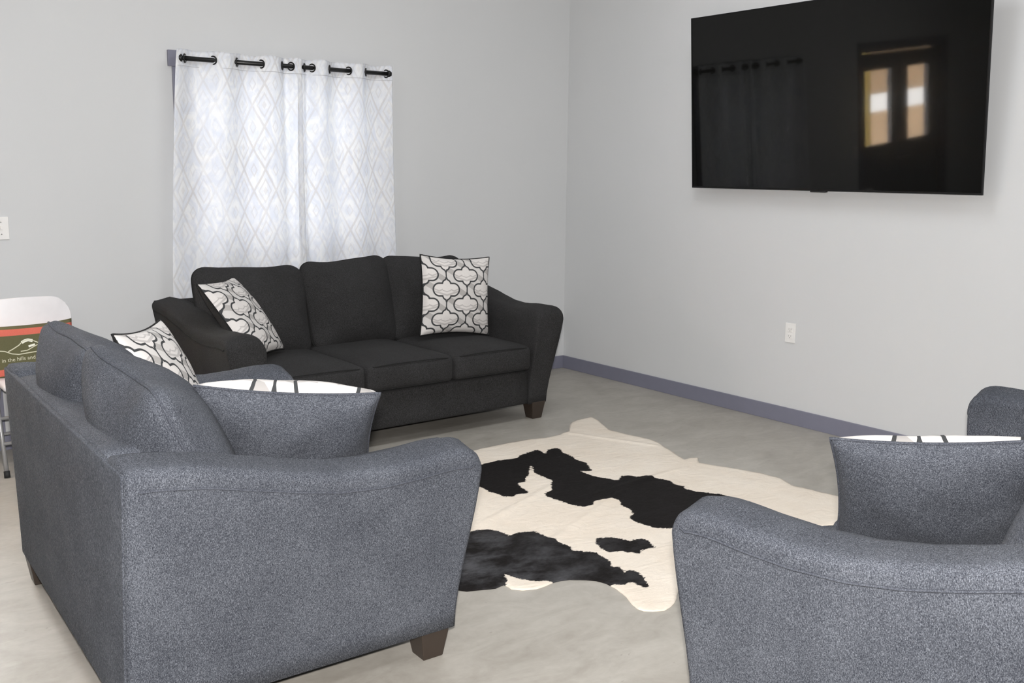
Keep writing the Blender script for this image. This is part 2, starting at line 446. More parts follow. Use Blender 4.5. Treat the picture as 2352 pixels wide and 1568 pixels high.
# what stands outside the glazed door
tag(box('porch_post', (-4.845, -4.765, 0.55, 0.62, 0, 2.6), M['yellowpost']), 'yellow painted porch post outside the glazed door', 'post')
tag(box('garden_wall', (-14, -4.4, 3.0, 3.12, 0, 1.13), M['tanwall']), 'tan garden wall outside the glazed door', 'wall')
tag(box('sky_blocker', (-14, -4.4, 0.15, 1.5, 2.62, 2.72), M['tanwall']), 'unseen slab added over the glazed door to block sky light', 'blocker')  # added out of view to keep steep daylight off the floor
tag(box('porch_beam', (-14, -4.4, 2.1, 2.22, 1.47, 2.30), M['tanwall']), 'tan porch beam outside above the glazed door', 'beam')

# ---------------------------------------------------------------- sofas
SEAT = 0.545
ARM_H = [(0.0, .795), (.06, .792), (.12, .782), (.2, .762), (.31, .724), (.43, .688), (.55, .664), (.68, .655), (.80, .660), (.87, .667), (.91, .668), (.94, .666), (.96, .661), (.975, .654), (.988, .643), (1.0, .626)]
def lerp_tab(t, tab):
    for (a, va), (b, vb) in zip(tab, tab[1:]):
        if t <= b: return va + (vb-va)*(t-a)/(b-a)
    return tab[-1][1]
def arm_h(q): return lerp_tab(q, ARM_H) - ABK[0]*smooth01(1 - q/.45)
def smooth01(x): x = max(0, min(1, x)); return x*x*(3-2*x)
LEAN = [.066]; FL = [.078]; ABK = [0.0]
def flare(z): return FL[0]*max(0, (z-.1)/.55)**1.25
def front_q(z): return 1.001 - LEAN[0]*(1-smooth01((z-.1)/.5))
def arm_bm(side, halfw):
    """side -1/+1 in local x; q = -y is the distance from the sofa's back plane"""
    bm = bmesh.new(); TH = .135; r = .035
    stations = [0.0, .012, .06, .12, .2, .26, .31, .37, .43, .49, .55, .61, .68, .74, .8, .85, .88, .91, .94, .96, .975, .988, 1.0]
    rings = []
    def ring(s, inset):
        h = arm_h(s) - inset
        sec = []
        zo = [.097, .15, .22, .30, .38, .46, .52, .57]
        for z in zo:
            zz = .097 + (z-.097)*(h-r-.097)/(.57-.097)
            sec.append((halfw + flare(zz) - inset, zz))
        base = halfw + flare(h-r) - inset
        TT = TH + .060
        for k in range(1, 6):
            a = PI/2*k/6; sec.append((base - r + r*math.cos(a) + .004*math.sin(a), h - r + r*math.sin(a)))
        sec.append((base - r, h)); sec.append((base - TT*.5 + inset, h+.014)); 
        inb = base - TT + 2*inset; sec.append((inb + r*1.3, h))
        for k in range(1, 6):
            a = PI/2*k/6; sec.append((inb + r*1.3 - r*1.3*math.sin(a), h - r*1.3 + r*1.3*math.cos(a)))
        for z in reversed(zo):
            zz = .097 + (z-.097)*(h-r*1.3-.097)/(.57-.097)
            f = flare(zz)
            sec.append((halfw - TH + f*.12 + inset, zz))
        vs = []
        for (x, z) in sec:
            q = s*front_q(z)
            if s < .01: q = 0
            vs.append(bm.verts.new((side*x, -q, z)))
        return vs
    rings.append(ring(0.0, .012)); 
    for s in stations[1:-1]: rings.append(ring(s, 0 if s > .011 else .0))
    rings.append(ring(0.997, .002)); rings.append(ring(1.0, .012))
    # cap rounding
    for A, B in zip(rings, rings[1:]):
        n = len(A)
        for k in range(n): bm.faces.new((A[k], A[(k+1) % n], B[(k+1) % n], B[k]))
    bm.faces.new(rings[0]); bm.faces.new(list(reversed(rings[-1])))
    bmesh.ops.recalc_face_normals(bm, faces=bm.faces)
    return bm
def seat_bm(wd, seed):
    dep, hh = .80, .145
    def df(p, hx, hy, hz):
        u, v, t = p.x/hx, p.y/hy, p.z/hz
        top = max(0, t)
        k = (1-min(1, abs(u))**3)*(1-min(1, abs(v))**3)
        p.z += top*k*.024
        p.y -= .014*(1-abs(t)**2)*(1-abs(u)**4) if v < -.5 else 0
        p.z += .004*mnoise.noise(Vector((p.x*6+seed*9, p.y*6, 0)))*top
        return p
    return rbox_bm(wd, dep, hh, .032, 14, df)
def backcush_bm(wd, seed, hh=.52, th=.23):
    def df(p, hx, hy, hz):
        u, v, t = p.x/hx, p.y/hy, p.z/hz
        k = (1-min(1, abs(u))**2.5)*(1-min(1, abs(t))**2.5)
        p.y *= (.34 + .80*k)*(1 - .08*t)
        p.x *= 1 - .02*(1-abs(t)) ; 
        # gentle slump and pulled-up corners
        p.z += .016*abs(u)**3*(1 if t > 0 else 0)*t - .008*(1-abs(u)**2)*max(0, t)
        n = mnoise.noise(Vector((p.x*4+seed*7, p.y*5, p.z*4+seed)))
        p.y += .014*n; p.z += .010*mnoise.noise(Vector((p.x*5+seed*3, 3.1, seed)))*max(0, t)
        return p
    return rbox_bm(wd, th, hh, .085, 18, df), df
def make_sofa(label, n, loc, rotz, fab, pip, cat, tweaks=(0, 0, 0), legs=(1, 1, 1, 1), lean=.066, fl=.078, cush=(0, 0, 0), cth=1.0, armback=0.0):
    LEAN[0] = lean; FL[0] = fl; ABK[0] = armback
    t = thing('sofa' if n == 3 else 'loveseat', label, cat, loc, rotz)
    hw = n*SEAT/2 + .135
    F, Pm = M[fab], M[pip]
    inner = n*SEAT/2
    # base with front rail
    bm = rbox_bm(2*inner+.004, .90, .205, .012, 6)
    bmesh.ops.translate(bm, verts=bm.verts, vec=(0, -.48, .1995)); obj('base', bm, F, t)
    # back frame
    def dfb(p, hx, hy, hz):
        return p
    bm = rbox_bm(2*inner+.02, .15, .69-ABK[0], .022, 10)
    for v in bm.verts:
        k = v.co.z/.345
    bmesh.ops.translate(bm, verts=bm.verts, vec=(0, -.079, .443-ABK[0]/2)); bk = obj('back_frame', bm, F, t)
    # the outer back panel spans the arms too
    bm = bmesh.new()
    pl = []
    zs = [.10, .2, .3, .4, .5, .6, .7, .772]
    zs = [z*(1-ABK[0]/.772*.6) if z > .5 else z for z in zs]
    for z in zs:
        w_ = hw - .012 + flare(min(z, .70)); pl.append((bm.verts.new((-w_, .004, z)), bm.verts.new((w_, .004, z)), bm.verts.new((-w_, -.012, z)), bm.verts.new((w_, -.012, z))))
    for a, b in zip(pl, pl[1:]):
        bm.faces.new((a[0], a[1], b[1], b[0])); bm.faces.new((a[2], b[2], b[3], a[3])); bm.faces.new((a[0], b[0], b[2], a[2])); bm.faces.new((a[1], a[3], b[3], b[1]))
    bm.faces.new((pl[0][0], pl[0][2], pl[0][3], pl[0][1])); bm.faces.new((pl[-1][0], pl[-1][1], pl[-1][3], pl[-1][2]))
    bmesh.ops.recalc_face_normals(bm, faces=bm.faces)
    bevel(obj('back_panel', bm, F, t), .006, 3)
    for s in (-1, 1):
        a = obj('arm', arm_bm(s, hw), F, t)
        pts = []
        for i in range(61):
            q = .03 + .94*i/60
            z = arm_h(q) - .054
            if q > .955: z = .616 + .004*(1-q)
            pts.append((s*(hw + flare(z) + .0015), -min(q*front_q(z), 1.0), z))
        tube('piping', pts, .0036, Pm, a, 6)
    for i in range(n):
        cx = -inner + SEAT*(i+.5)
        bm = seat_bm(SEAT-.006, i+1); bmesh.ops.translate(bm, verts=bm.verts, vec=(cx, -.565, .3785))
        sc = obj('seat_cushion', bm, F, t)
        # piping on the front upper and lower edge
        for zz, off in ((.439, .0), (.318, .0)):
            pts = []
            for k in range(21):
                u = -1 + 2*k/20; x = u*(SEAT/2-.016)
                pts.append((cx + x, -.9605 - .006*(1-u**4) + (.022*abs(u)**14), zz + (.010*(1-abs(u)**3) if zz > .4 else 0)))
            tube('piping', pts, .0032, Pm, sc, 6)
        bm, df = backcush_bm(SEAT-.004, i+1+n)
        cwx, cwy, cwz, crx, cry, csx = cush[i]
        mat = Matrix.Translation((cx + cwx, -.255 + cwy, .678 + cwz)) @ Matrix.Rotation(math.radians(-17 + crx), 4, 'X') @ Matrix.Rotation(math.radians(cry), 4, 'Y') @ Matrix.Diagonal((csx, cth, 1, 1))
        bmesh.ops.transform(bm, matrix=mat, verts=bm.verts)
        bc = obj('back_cushion', bm, F, t)
        for sgn in (0,):
            pts = []
            W_, H_ = (SEAT-.004)/2, .26; R_ = .085
            for (c0, c1, a0) in ((1, 1, 0), (-1, 1, 90), (-1, -1, 180), (1, -1, 270)):
                for k in range(9):
                    a = math.radians(a0 + 90*k/8)
                    x = c0*(W_-R_) + (R_+.001)*math.cos(a); z = c1*(H_-R_) + (R_+.001)*math.sin(a)
                    pts.append((x, z))
                # extra samples on the straight runs
                nx_ = {(1, 1): (-1, 1), (-1, 1): (-1, -1), (-1, -1): (1, -1), (1, -1): (1, 1)}[(c0, c1)]
                xa, za = pts[-1]
                a = math.radians(a0 + 90)
                xb = nx_[0]*(W_-R_) + (R_+.001)*math.cos(a); zb = nx_[1]*(H_-R_) + (R_+.001)*math.sin(a)
                for k in range(1, 8): pts.append((xa + (xb-xa)*k/8, za + (zb-za)*k/8))
            P3 = []
            for x, z in pts:
                p = Vector((x, sgn*.088, z)); p = df(p, W_, .115, H_); P3.append(mat @ p)
            tube('piping', P3, .0042, Pm, bc, 6, closed=True)
    k = 0
    for sx in (-1, 1):
        for q in (.888, .050):
            if legs[k]:
                bm = bmesh.new(); cx = sx*(hw-.060); top, bot = .050, .034
                ring = []
                for (hh, z, dx) in ((bot, 0, 0), (top, .105, 0)):
                    ring.append([bm.verts.new((cx+a*hh, -q+b*hh, z)) for a, b in ((-1, -1), (1, -1), (1, 1), (-1, 1))])
                for i in range(4): bm.faces.new((ring[0][i], ring[0][(i+1) % 4], ring[1][(i+1) % 4], ring[1][i]))
                bm.faces.new(list(reversed(ring[0]))); bm.faces.new(ring[1])
                bevel(obj('leg', bm, M['wood'], t, smooth=False), .003)
            k += 1
    return t
far = make_sofa('grey three-seat sofa, darkened for flash falloff, under the curtained window with flared arms', 3, (-2.026, -.165, 0), 0.0, 'charcoal', 'darkpipe', 'sofa',
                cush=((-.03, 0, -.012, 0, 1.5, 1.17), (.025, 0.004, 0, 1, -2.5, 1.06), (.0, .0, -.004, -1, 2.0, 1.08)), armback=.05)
love = make_sofa('blue-grey two-seat loveseat seen from behind, left of the cowhide rug', 2, (-4.100, -2.495, 0), PI/2-.030, 'bluegrey', 'bluepipe', 'loveseat',
                 cush=((-.03, .030, .010, -8, -6.0, 1.12), (.0, .045, .012, -6, -3.0, 1.06)), cth=1.22, lean=.05, armback=.028)
right = make_sofa('blue-grey sofa in the right foreground with its near arm facing the viewer', 3, (-1.925, -4.815, 0), 1.695+PI/2, 'bluegrey', 'bluepipe', 'sofa',
                  lean=.040, fl=.068, cush=((0, .02, 0, 0, 1, 1), (0, .02, 0, 1, -2, 1), (0, .02, -.01, -2, 2, 1)))

# ---------------------------------------------------------------- throw pillows
def pillow(label, c, rot, size=.47, thick=.15, fab='charcoal', pip='darkpipe', group='ogee patterned throw pillows on the sofas'):
    t = thing('throw_pillow', label, 'pillow', c, 0, group)
    t.rotation_euler = rot
    N = 28
    def P(i, j, sgn, rim=0.0):
        u, v = -1 + 2*i/N, -1 + 2*j/N
        us, vs = math.sin(PI/2*u)*.35 + u*.65, math.sin(PI/2*v)*.35 + v*.65
        u, v = us, vs
        x = u*size/2*(1 - .07*(1-v*v)*abs(u)); z = v*size/2*(1 - .085*(1-u*u)*abs(v))
        th = thick/2*(max(0, (1-u*u))*max(0, (1-v*v)))**.42
        th *= 1 + .10*mnoise.noise(Vector((u*2.3+c[0]*5, v*2.3, sgn)))
        return (x, -sgn*th, z), (u*.5+.5, v*.5+.5)
    for sgn, nm, mt in ((1, 'patterned_front', M['ogee']), (-1, 'plain_back', M[fab])):
        bm = bmesh.new(); uvl = bm.loops.layers.uv.new('UVMap'); g = {}; uvs = {}
        for i in range(N+1):
            for j in range(N+1):
                p, q = P(i, j, sgn); v = bm.verts.new(p); g[i, j] = v; uvs[v] = q
        for i in range(N):
            for j in range(N):
                f = (g[i, j], g[i+1, j], g[i+1, j+1], g[i, j+1])
                f = bm.faces.new(f if sgn > 0 else tuple(reversed(f)))
                for l in f.loops: l[uvl].uv = uvs[l.vert]
        obj(nm, bm, mt, t)
    ed = [P(i, 0, 1)[0] for i in range(N)] + [P(N, j, 1)[0] for j in range(N)] + [P(i, N, 1)[0] for i in range(N, 0, -1)] + [P(0, j, 1)[0] for j in range(N, 0, -1)]
    tube('piping', ed, .0042, M[pip], t, 6, closed=True)
    return t
pillow('ogee patterned pillow propped on the left arm of the far sofa', (-2.774, -.689, .689), (-.629, .033, .815))
pillow('ogee patterned pillow standing upright at the right end of the far sofa', (-1.461, -.704, .716), (-.117, .07, -.081), .47)
pillow('ogee patterned pillow at the far end of the blue-grey loveseat', (-3.637, -2.104, .689), (-.412, .048, .937), fab='bluegrey', pip='darkpipe')
pillow('pillow leaning on the near loveseat arm with its plain grey back turned to the viewer', (-3.54, -2.875, .672), (-.77, -.07, 2.655), .50, .23, 'bluegrey', 'bluepipe')
pillow('pillow against the near arm of the right sofa, plain grey back showing', (-2.40, -4.245, .636), (-.67, .09, 2.17), .49, .17, 'bluegrey', 'bluepipe')

# ---------------------------------------------------------------- cowhide rug
def hide():
    out = [(-2.10,-1.50),(-1.794,-1.425),(-1.62,-1.425),(-1.478,-1.432),(-1.374,-1.463),(-1.27,-1.453),(-1.20,-1.435),(-1.165,-1.417),(-1.09,-1.33),(-1.03,-1.284),(-.94,-1.262),(-.858,-1.261),(-.865,-1.30),(-.88,-1.343),
        (-.972,-1.534),(-.965,-1.61),(-.959,-1.676),(-.927,-1.826),(-.945,-1.90),(-.977,-1.973),(-1.02,-2.09),(-1.063,-2.196),(-1.03,-2.195),(-1.006,-2.201),(-.982,-2.218),(-1.02,-2.25),(-1.047,-2.28),(-1.01,-2.37),(-.972,-2.455),(-.931,-2.586),(-.923,-2.684),(-.967,-2.799),(-.945,-2.88),(-.934,-2.958),
        (-.90,-3.10),(-.92,-3.28),(-1.02,-3.33),(-1.14,-3.25),(-1.30,-3.20),(-1.60,-3.26),(-1.9,-3.24),(-2.12,-3.20),(-2.25,-3.26),(-2.331,-3.325),(-2.365,-3.345),(-2.396,-3.359),(-2.435,-3.365),(-2.469,-3.345),(-2.49,-3.325),(-2.496,-3.30),(-2.489,-3.266),(-2.463,-3.211),(-2.442,-3.14),(-2.442,-3.088),
        (-2.455,-3.05),(-2.478,-3.022),(-2.523,-2.983),(-2.555,-2.972),(-2.59,-2.969),(-2.63,-2.973),(-2.67,-2.973),(-2.716,-2.956),(-2.745,-2.926),(-2.741,-2.882),(-2.783,-2.889),(-2.877,-2.846),
        (-2.95,-2.74),(-2.90,-2.55),(-2.78,-2.40),(-2.74,-2.2),(-2.78,-2.02),(-2.86,-1.86),(-2.84,-1.70),(-2.70,-1.62),(-2.5,-1.60),(-2.3,-1.56)]
    def cam2floor(u, v):
        px, py = 1040+u/2.6133, 920+v/2.6133
        d = _x*(px-1176) + _d*(py-784) + _f*2264.74
        k = -CAM.z/d.z
        return (CAM.x+d.x*k, CAM.y+d.y*k)
    # patch outlines, measured on the floor
    A = [(165,390),(250,370),(390,350),(400,335),(500,300),(530,305),(555,325),(570,300),(610,288),(650,295),(655,315),(700,330),(750,365),(800,380),(835,425),(770,432),(850,460),(990,485),(1010,460),(1060,455),(1100,465),(1170,455),(1210,470),(1310,490),(1340,510),(1390,520),(1400,540),(1470,555),(1600,566),(1690,590),(1720,640),(1600,720),(1450,765),(1320,775),(1240,772),(1200,768),(1100,735),(1060,710),(1080,690),(1060,660),(1010,630),(1000,605),(950,595),(900,598),(850,610),(840,635),(790,645),(720,635),(680,620),(620,600),(555,580),(555,560),(590,545),(590,510),(600,485),(570,475),(530,460),(480,435),(480,400),(465,395),(460,410),(465,440),(440,470),(440,490),(395,500),(400,515),(420,530),(450,555),(440,562),(385,570),(370,585),(310,582),(240,560),(165,525),(60,500),(20,450),(70,400)]
    B = [(115,795),(150,785),(200,783),(270,792),(340,818),(400,798),(500,792),(560,820),(640,855),(710,885),(715,905),(790,912),(860,918),(940,970),(955,990),(960,1005),(1000,1005),(1030,1045),(1040,1030),(1090,1025),(1150,1070),(1172,1125),(1150,1128),(1060,1098),(1040,1110),(960,1110),(900,1120),(740,1130),(640,1110),(590,1095),(480,1090),(400,1080),(310,1048),(330,1080),(325,1100),(310,1140),(260,1190),(60,1200),(-60,1000),(20,830)]
    Cc = [(860,835),(920,828),(1000,835),(1060,848),(1110,838),(1150,838),(1190,865),(1215,885),(1170,900),(1130,905),(1120,925),(1000,912),(940,920),(935,910),(890,893),(855,865)]
    polys = [np.array([cam2floor(*p) for p in Q]) for Q in (A, B, Cc)]
    outer = np.array(out)
    # refine outline with tiny irregularities
    pts = []
    for i in range(len(out)):
        a, b = np.array(out[i]), np.array(out[(i+1) % len(out)]); L = np.linalg.norm(b-a); k = max(1, int(L/.016))
        nrm = np.array([b[1]-a[1], a[0]-b[0]])/L
        for j in range(k):
            p = a + (b-a)*j/k; p = p + nrm*.005*mnoise.noise(Vector((p[0]*14, p[1]*14, 0)))
            pts.append(p)
    pts = np.array(pts); nb = len(pts)
    def inside(P, poly):
        x, y = P[:, 0], P[:, 1]; r = np.zeros(len(P), bool)
        for i in range(len(poly)):
            x1, y1 = poly[i-1]; x2, y2 = poly[i]
            c = ((y1 > y) != (y2 > y)); 
            with np.errstate(divide='ignore', invalid='ignore'):
                r ^= c & (x < (x2-x1)*(y-y1)/(y2-y1+1e-15)+x1)
        return r
    def dist(P, poly):
        best = np.full(len(P), 9.0)
        for i in range(len(poly)):
            a, b = poly[i-1], poly[i]; ab = b-a; t = np.clip(((P-a)@ab)/(ab@ab+1e-12), 0, 1)
            best = np.minimum(best, np.linalg.norm(P-(a+t[:, None]*ab), axis=1))
        return best
    st = .0115
    gx, gy = np.meshgrid(np.arange(-3.0, -.8, st), np.arange(-3.4, -1.2, st))
    Gd = np.stack([gx.ravel(), gy.ravel()], 1); Gd = Gd[inside(Gd, pts)]; Gd = Gd[dist(Gd, pts) > st*.55]
    allp = np.vstack([pts, Gd])
    vv, ee, ff, *_ = delaunay_2d_cdt([Vector(p) for p in allp], [(i, (i+1) % nb) for i in range(nb)], [list(range(nb))], 1, 1e-6)
    P = np.array([tuple(v) for v in vv])
    sd = np.full(len(P), -9.0)
    for q in polys:
        d = dist(P, q)*np.where(inside(P, q), 1, -1); sd = np.maximum(sd, d)
    dB = inside(P, polys[1]) | (dist(P, polys[1]) < .05); dC = inside(P, polys[2])
    flash_sheen = np.where(dB, 1.0, np.where(dC, .5, .03))
    flash_sheen = np.where(dB, np.clip(1.15 - (P[:, 0]+2.75)/.62, .25, 1.0), flash_sheen)
    edge = dist(P, pts)
    z = []
    for (x, y), e in zip(P, edge):
        h = .0035 + .0035*(.5+.5*mnoise.noise(Vector((x*3.2, y*3.2, 1.7)))) 
        # long fold ridges where the hide was creased in shipping
        for (ax, ay, bx, by, amp) in ((-2.45,-2.35,-1.62,-2.03,.006),(-1.95,-2.35,-1.20,-2.3,.006),(-2.55,-2.75,-1.55,-2.33,.005),(-1.25,-1.40,-1.0,-1.95,.006)):
            L = math.hypot(bx-ax, by-ay); t = ((x-ax)*(bx-ax)+(y-ay)*(by-ay))/L/L; dd = abs((x-ax)*(by-ay)-(y-ay)*(bx-ax))/L
            if -.1 < t < 1.1: h += amp*math.exp(-(dd/.018)**2)*smooth01((t+.1)/.2)*smooth01((1.1-t)/.2)
        h *= .45 + .55*smooth01(e/.03)
        z.append(h + .001)
    bm = bmesh.new()
    lp = bm.verts.layers.float.new('patch'); lr = bm.verts.layers.float.new('flash_sheen')
    top = [bm.verts.new((x, y, h)) for (x, y), h in zip(P, z)]
    for f in ff:
        try: bm.faces.new([top[i] for i in f])
        except ValueError: pass
    bm.normal_update()
    if sum(f.normal.z for f in bm.faces) < 0: bmesh.ops.reverse_faces(bm, faces=bm.faces)
    be = [e for e in bm.edges if len(e.link_faces) == 1]
    for v, s, r in zip(top, sd, flash_sheen): v[lp] = float(s); v[lr] = float(r)
    r = bmesh.ops.extrude_edge_only(bm, edges=be)
    for v in r['geom']:
        if isinstance(v, bmesh.types.BMVert): v.co.z = .0005
    bmesh.ops.recalc_face_normals(bm, faces=bm.faces)
    o = obj('cowhide_rug', bm, M['hide'])
    return tag(o, 'black and cream cowhide rug spread on the concrete floor', 'rug')
hide()

# ---------------------------------------------------------------- television
tv = thing('television', 'large black flat television hung tilted on the right wall', 'television', (-.078, -2.2, 1.357), 0)
tl = math.radians(4.0)
tv.rotation_euler = (0, -tl, 0)
w2, hT = .915, 1.002
box('screen', (-.0020, .004, -w2+.006, w2-.006, .010, hT-.006), M['screen'], tv)
bm = bmesh.new()
for b_ in [(-.004, .010, -w2, w2, 0, .010), (-.004, .010, -w2, w2, hT-.006, hT), (-.004, .010, -w2, -w2+.006, .010, hT-.006), (-.004, .010, w2-.006, w2, .010, hT-.006)]:
    add_box(bm, *b_)
obj('bezel', bm, M['bezel'], tv, smooth=False)
box('back_housing', (.0045, .046, -w2+.045, w2-.045, .04, hT-.04), M['black'], tv, .006)
box('sensor_bar', (-.006, .015, -.05, .05, -.008, .0), M['black'], tv, .002)
# the mount keeps square to the wall
box('wall_mount', (.0465, .085, -.25, .25, .30, .62), M['rodblack'], tv)

# ---------------------------------------------------------------- curtain rod and curtains
RY, RZ = -.085, 2.026
def xr(px):                                   # wall position of a curtain crossing at the rod's depth
    py = 137 + .0758*(px-420)
    d = _x*(px-1176) + _d*(py-784) + _f*2264.74
    k = (RY-CAM.y)/d.y
    return CAM.x + d.x*k
RL, RR = xr(418), xr(888)
rod = thing('curtain_rod', 'thin black curtain rod above the window', 'curtain rod', (0, 0, RZ))
def cyl_x(name, x0, x1, r, mat, par, n=16): return tube(name, [(x0, RY, 0), (x1, RY, 0)], r, mat, par, n)
cyl_x('pole', RL, RR, .0125, M['rodblack'], rod)
for xx, s in ((RL, -1), (RR, 1)):
    tube('finial', [(xx, RY, 0), (xx+s*.004, RY, 0), (xx+s*.010, RY, 0), (xx+s*.024, RY, 0), (xx+s*.030, RY, 0)], [.0125, .021, .023, .020, .010], M['rodblack'], rod, 16)
for xx in (RL+.014, RR-.014):
    bm = bmesh.new(); add_tube(bm, [(xx, RY+.010, 0), (xx, -.034, 0)], .006, 8); add_tube(bm, [(xx, -.034, 0), (xx, -.0225, 0)], .024, 16)
    obj('bracket', bm, M['rodblack'], rod)
def curtain(label, cross, xl_bot, xr_bot, first_sign, first_side=True, ztop=2.072, zbot=.70):
    x0, x1 = cross[0]-(.048 if first_side else .05), cross[-1]+(.056 if first_side else .036)
    cr = [xr(p) if p > 50 else p for p in []] or cross
    t = thing('curtain', label, 'curtain', (0, 0, 0), 0, 'curtain panels hanging on the window rod')
    NU, NV = 150, 46
    knots = [x0] + list(cr) + [x1]
    def yoff(x, f):
        # alternate behind / in front of the rod between crossings
        for i in range(len(knots)-1):
            if x <= knots[i+1] or i == len(knots)-2:
                a, b = knots[i], knots[i+1]; s = first_sign*(1 if i % 2 == 0 else -1)
                L = b-a; tt = max(0, min(1, (x-a)/L))
                if i == 0: sh = math.cos(tt*PI/2)
                elif i == len(knots)-2: sh = math.sin(tt*PI/2)
                else: sh = math.sin(tt*PI)
                return s*sh*min(.034, L*.42)*f
    bm = bmesh.new(); uvl = bm.loops.layers.uv.new('UVMap'); g = {}; uvs = {}
    for j in range(NV+1):
        z = ztop - (ztop-zbot)*(j/NV)**1.15; dn = (ztop-z)/(ztop-zbot)
        for i in range(NU+1):
            u = i/NU; x = x0 + (x1-x0)*u
            f = 1 - .45*smooth01(dn*1.6)
            y = RY + yoff(x, f)
            xl = x0 + (xl_bot-x0)*dn**.75; xrr = x1 + (xr_bot-x1)*smooth01(dn)
            xx = xl + (xrr-xl)*u
            y += .012*dn*mnoise.noise(Vector((xx*7, z*1.6, first_sign*3.3))) + .004*mnoise.noise(Vector((xx*22, z*5, 2)))
            y = min(y, -.046)
            v = bm.verts.new((xx, y, z + .003*math.sin(x*40))); g[i, j] = v; uvs[v] = (u*(x1-x0)*1.45, z)
    for i in range(NU):
        for j in range(NV):
            f = bm.faces.new((g[i, j], g[i, j+1], g[i+1, j+1], g[i+1, j]))
            for l in f.loops: l[uvl].uv = uvs[l.vert]
    c = obj('cloth', bm, M['curtain'], t)
    sm = c.modifiers.new('solidify', 'SOLIDIFY'); sm.thickness = .0016
    # stitched header band
    pts = []
    for i in range(NU+1):
        x = x0 + (x1-x0)*i/NU; pts.append((x, RY + yoff(x, 1) - .0015, 1.986))
    tube('header_seam', pts, .0012, M['seam'], c, 5)
    for k, x in enumerate(cr):
        # ring lies in the cloth, which runs steeply through the rod here
        i = knots.index(x); s = first_sign*(1 if (i % 2 == 1) else -1)
        sl = Vector((.55, s*-.83, 0)).normalized(); n_ = 20; P3 = []
        for q in range(n_):
            a = 2*PI*q/n_; P3.append(Vector((x, RY, RZ)) + sl*.0215*math.cos(a) + Vector((0, 0, 1))*.0215*math.sin(a))
        tube('grommet', P3, .0042, M['rodblack'], t, 8, closed=True)
    return t
cl = [xr(p) for p in (424, 489, 544, 599, 648, 668)]
c2 = [xr(p) for p in (699, 716, 757, 800, 840, 886)]
curtain('white diamond patterned curtain panel, left half of the window', cl, -2.925, -2.120, -1)
curtain('white diamond patterned curtain panel, right half of the window', c2, -2.165, -1.497, -1, False)

# ---------------------------------------------------------------- outlet and light switch
ot = thing('wall_outlet', 'white electrical outlet low on the right wall below the television', 'outlet', (-.0005, -2.018, .537))
box('cover_plate', (-.006, 0, -.035, .035, -.057, .057), M['plate'], ot, .002)
for zc in (.020, -.020):
    f = box('receptacle', (-.0085, -.0055, -.017, .017, zc-.0145, zc+.0145), M['plate'], ot, .0012)
    box('slot', (-.0092, -.008, -.0085, -.0065, zc-.002, zc+.007), M['slot'], f)
    box('slot', (-.0092, -.008, .0065, .0085, zc-.002, zc+.006), M['slot'], f)
    box('ground_hole', (-.0092, -.008, -.0022, .0022, zc-.010, zc-.0055), M['slot'], f)
sw = thing('light_switch', 'white wall switch at the left edge of the window wall', 'light switch', (-3.7365, -.0005, 1.1385))
box('cover_plate', (-.035, .035, -.006, 0, -.057, .057), M['plate'], sw, .002)
box('toggle', (-.0045, .0045, -.016, -.005, -.006, .013), M['plate'], sw, .001)
for zz in (-.03, .03): 
    tube('screw', [(0, -.0055, zz), (0, -.0078, zz)], .003, M['chairmetal'], sw, 10)

# ---------------------------------------------------------------- folding chair with its cushion
ch = thing('folding_chair', 'white plastic folding chair against the window wall behind the loveseat', 'chair', (-3.675, -.30, 0))
def back_panel():
    bm = bmesh.new(); nx, nz = 24, 12; W_, Hh = .215, .30
    g = {}
    for s, off in ((0, 0), (1, .016)):
        for i in range(nx+1):
            for j in range(nz+1):
                u, v = -1+2*i/nx, j/nz
                top = Hh*(1 - .03*u*u)
                wq = W_*(1 - .03*(1-v))
                # rounded upper corners
                x = u*wq; z = v*top; R = .095
                if z > top-R and abs(x) > wq-R:
                    cx, cz = wq-R, top-R; dx, dz = abs(x)-cx, z-cz; L = max(dx, dz)
                    dl = math.hypot(dx, dz)
                    if dl > 1e-6: x = math.copysign(cx + dx*L/dl, x); z = cz + dz*L/dl
                y = -.030*(1-u*u) + off + .03
                g[s, i, j] = bm.verts.new((x, y, z))
    for i in range(nx):
        for j in range(nz):
            bm.faces.new((g[0, i, j], g[0, i+1, j], g[0, i+1, j+1], g[0, i, j+1])); bm.faces.new((g[1, i, j], g[1, i, j+1], g[1, i+1, j+1], g[1, i+1, j]))
    for i in range(nx):
        for j in (0, nz): bm.faces.new((g[0, i, j], g[1, i, j], g[1, i+1, j], g[0, i+1, j]))
    for j in range(nz):
        for i in (0, nx): bm.faces.new((g[0, i, j], g[0, i, j+1], g[1, i, j+1], g[1, i, j]))
    bmesh.ops.recalc_face_normals(bm, faces=bm.faces)
    bmesh.ops.transform(bm, matrix=Matrix.Translation((0, .115, .505)) @ Matrix.Rotation(math.radians(-9), 4, 'X'), verts=bm.verts)
    return bm
bevel(autosmooth(obj('backrest', back_panel(), M['chairwhite'], ch), 50), .004)
bm = rbox_bm(.40, .40, .028, .013, 12, lambda p, hx, hy, hz: Vector((p.x*(1-.08*max(0, p.y/hy)), p.y, p.z - .008*(1-(p.x/hx)**2))))
bmesh.ops.translate(bm, verts=bm.verts, vec=(0, -.03, .425)); obj('seat', bm, M['chairwhite'], ch)
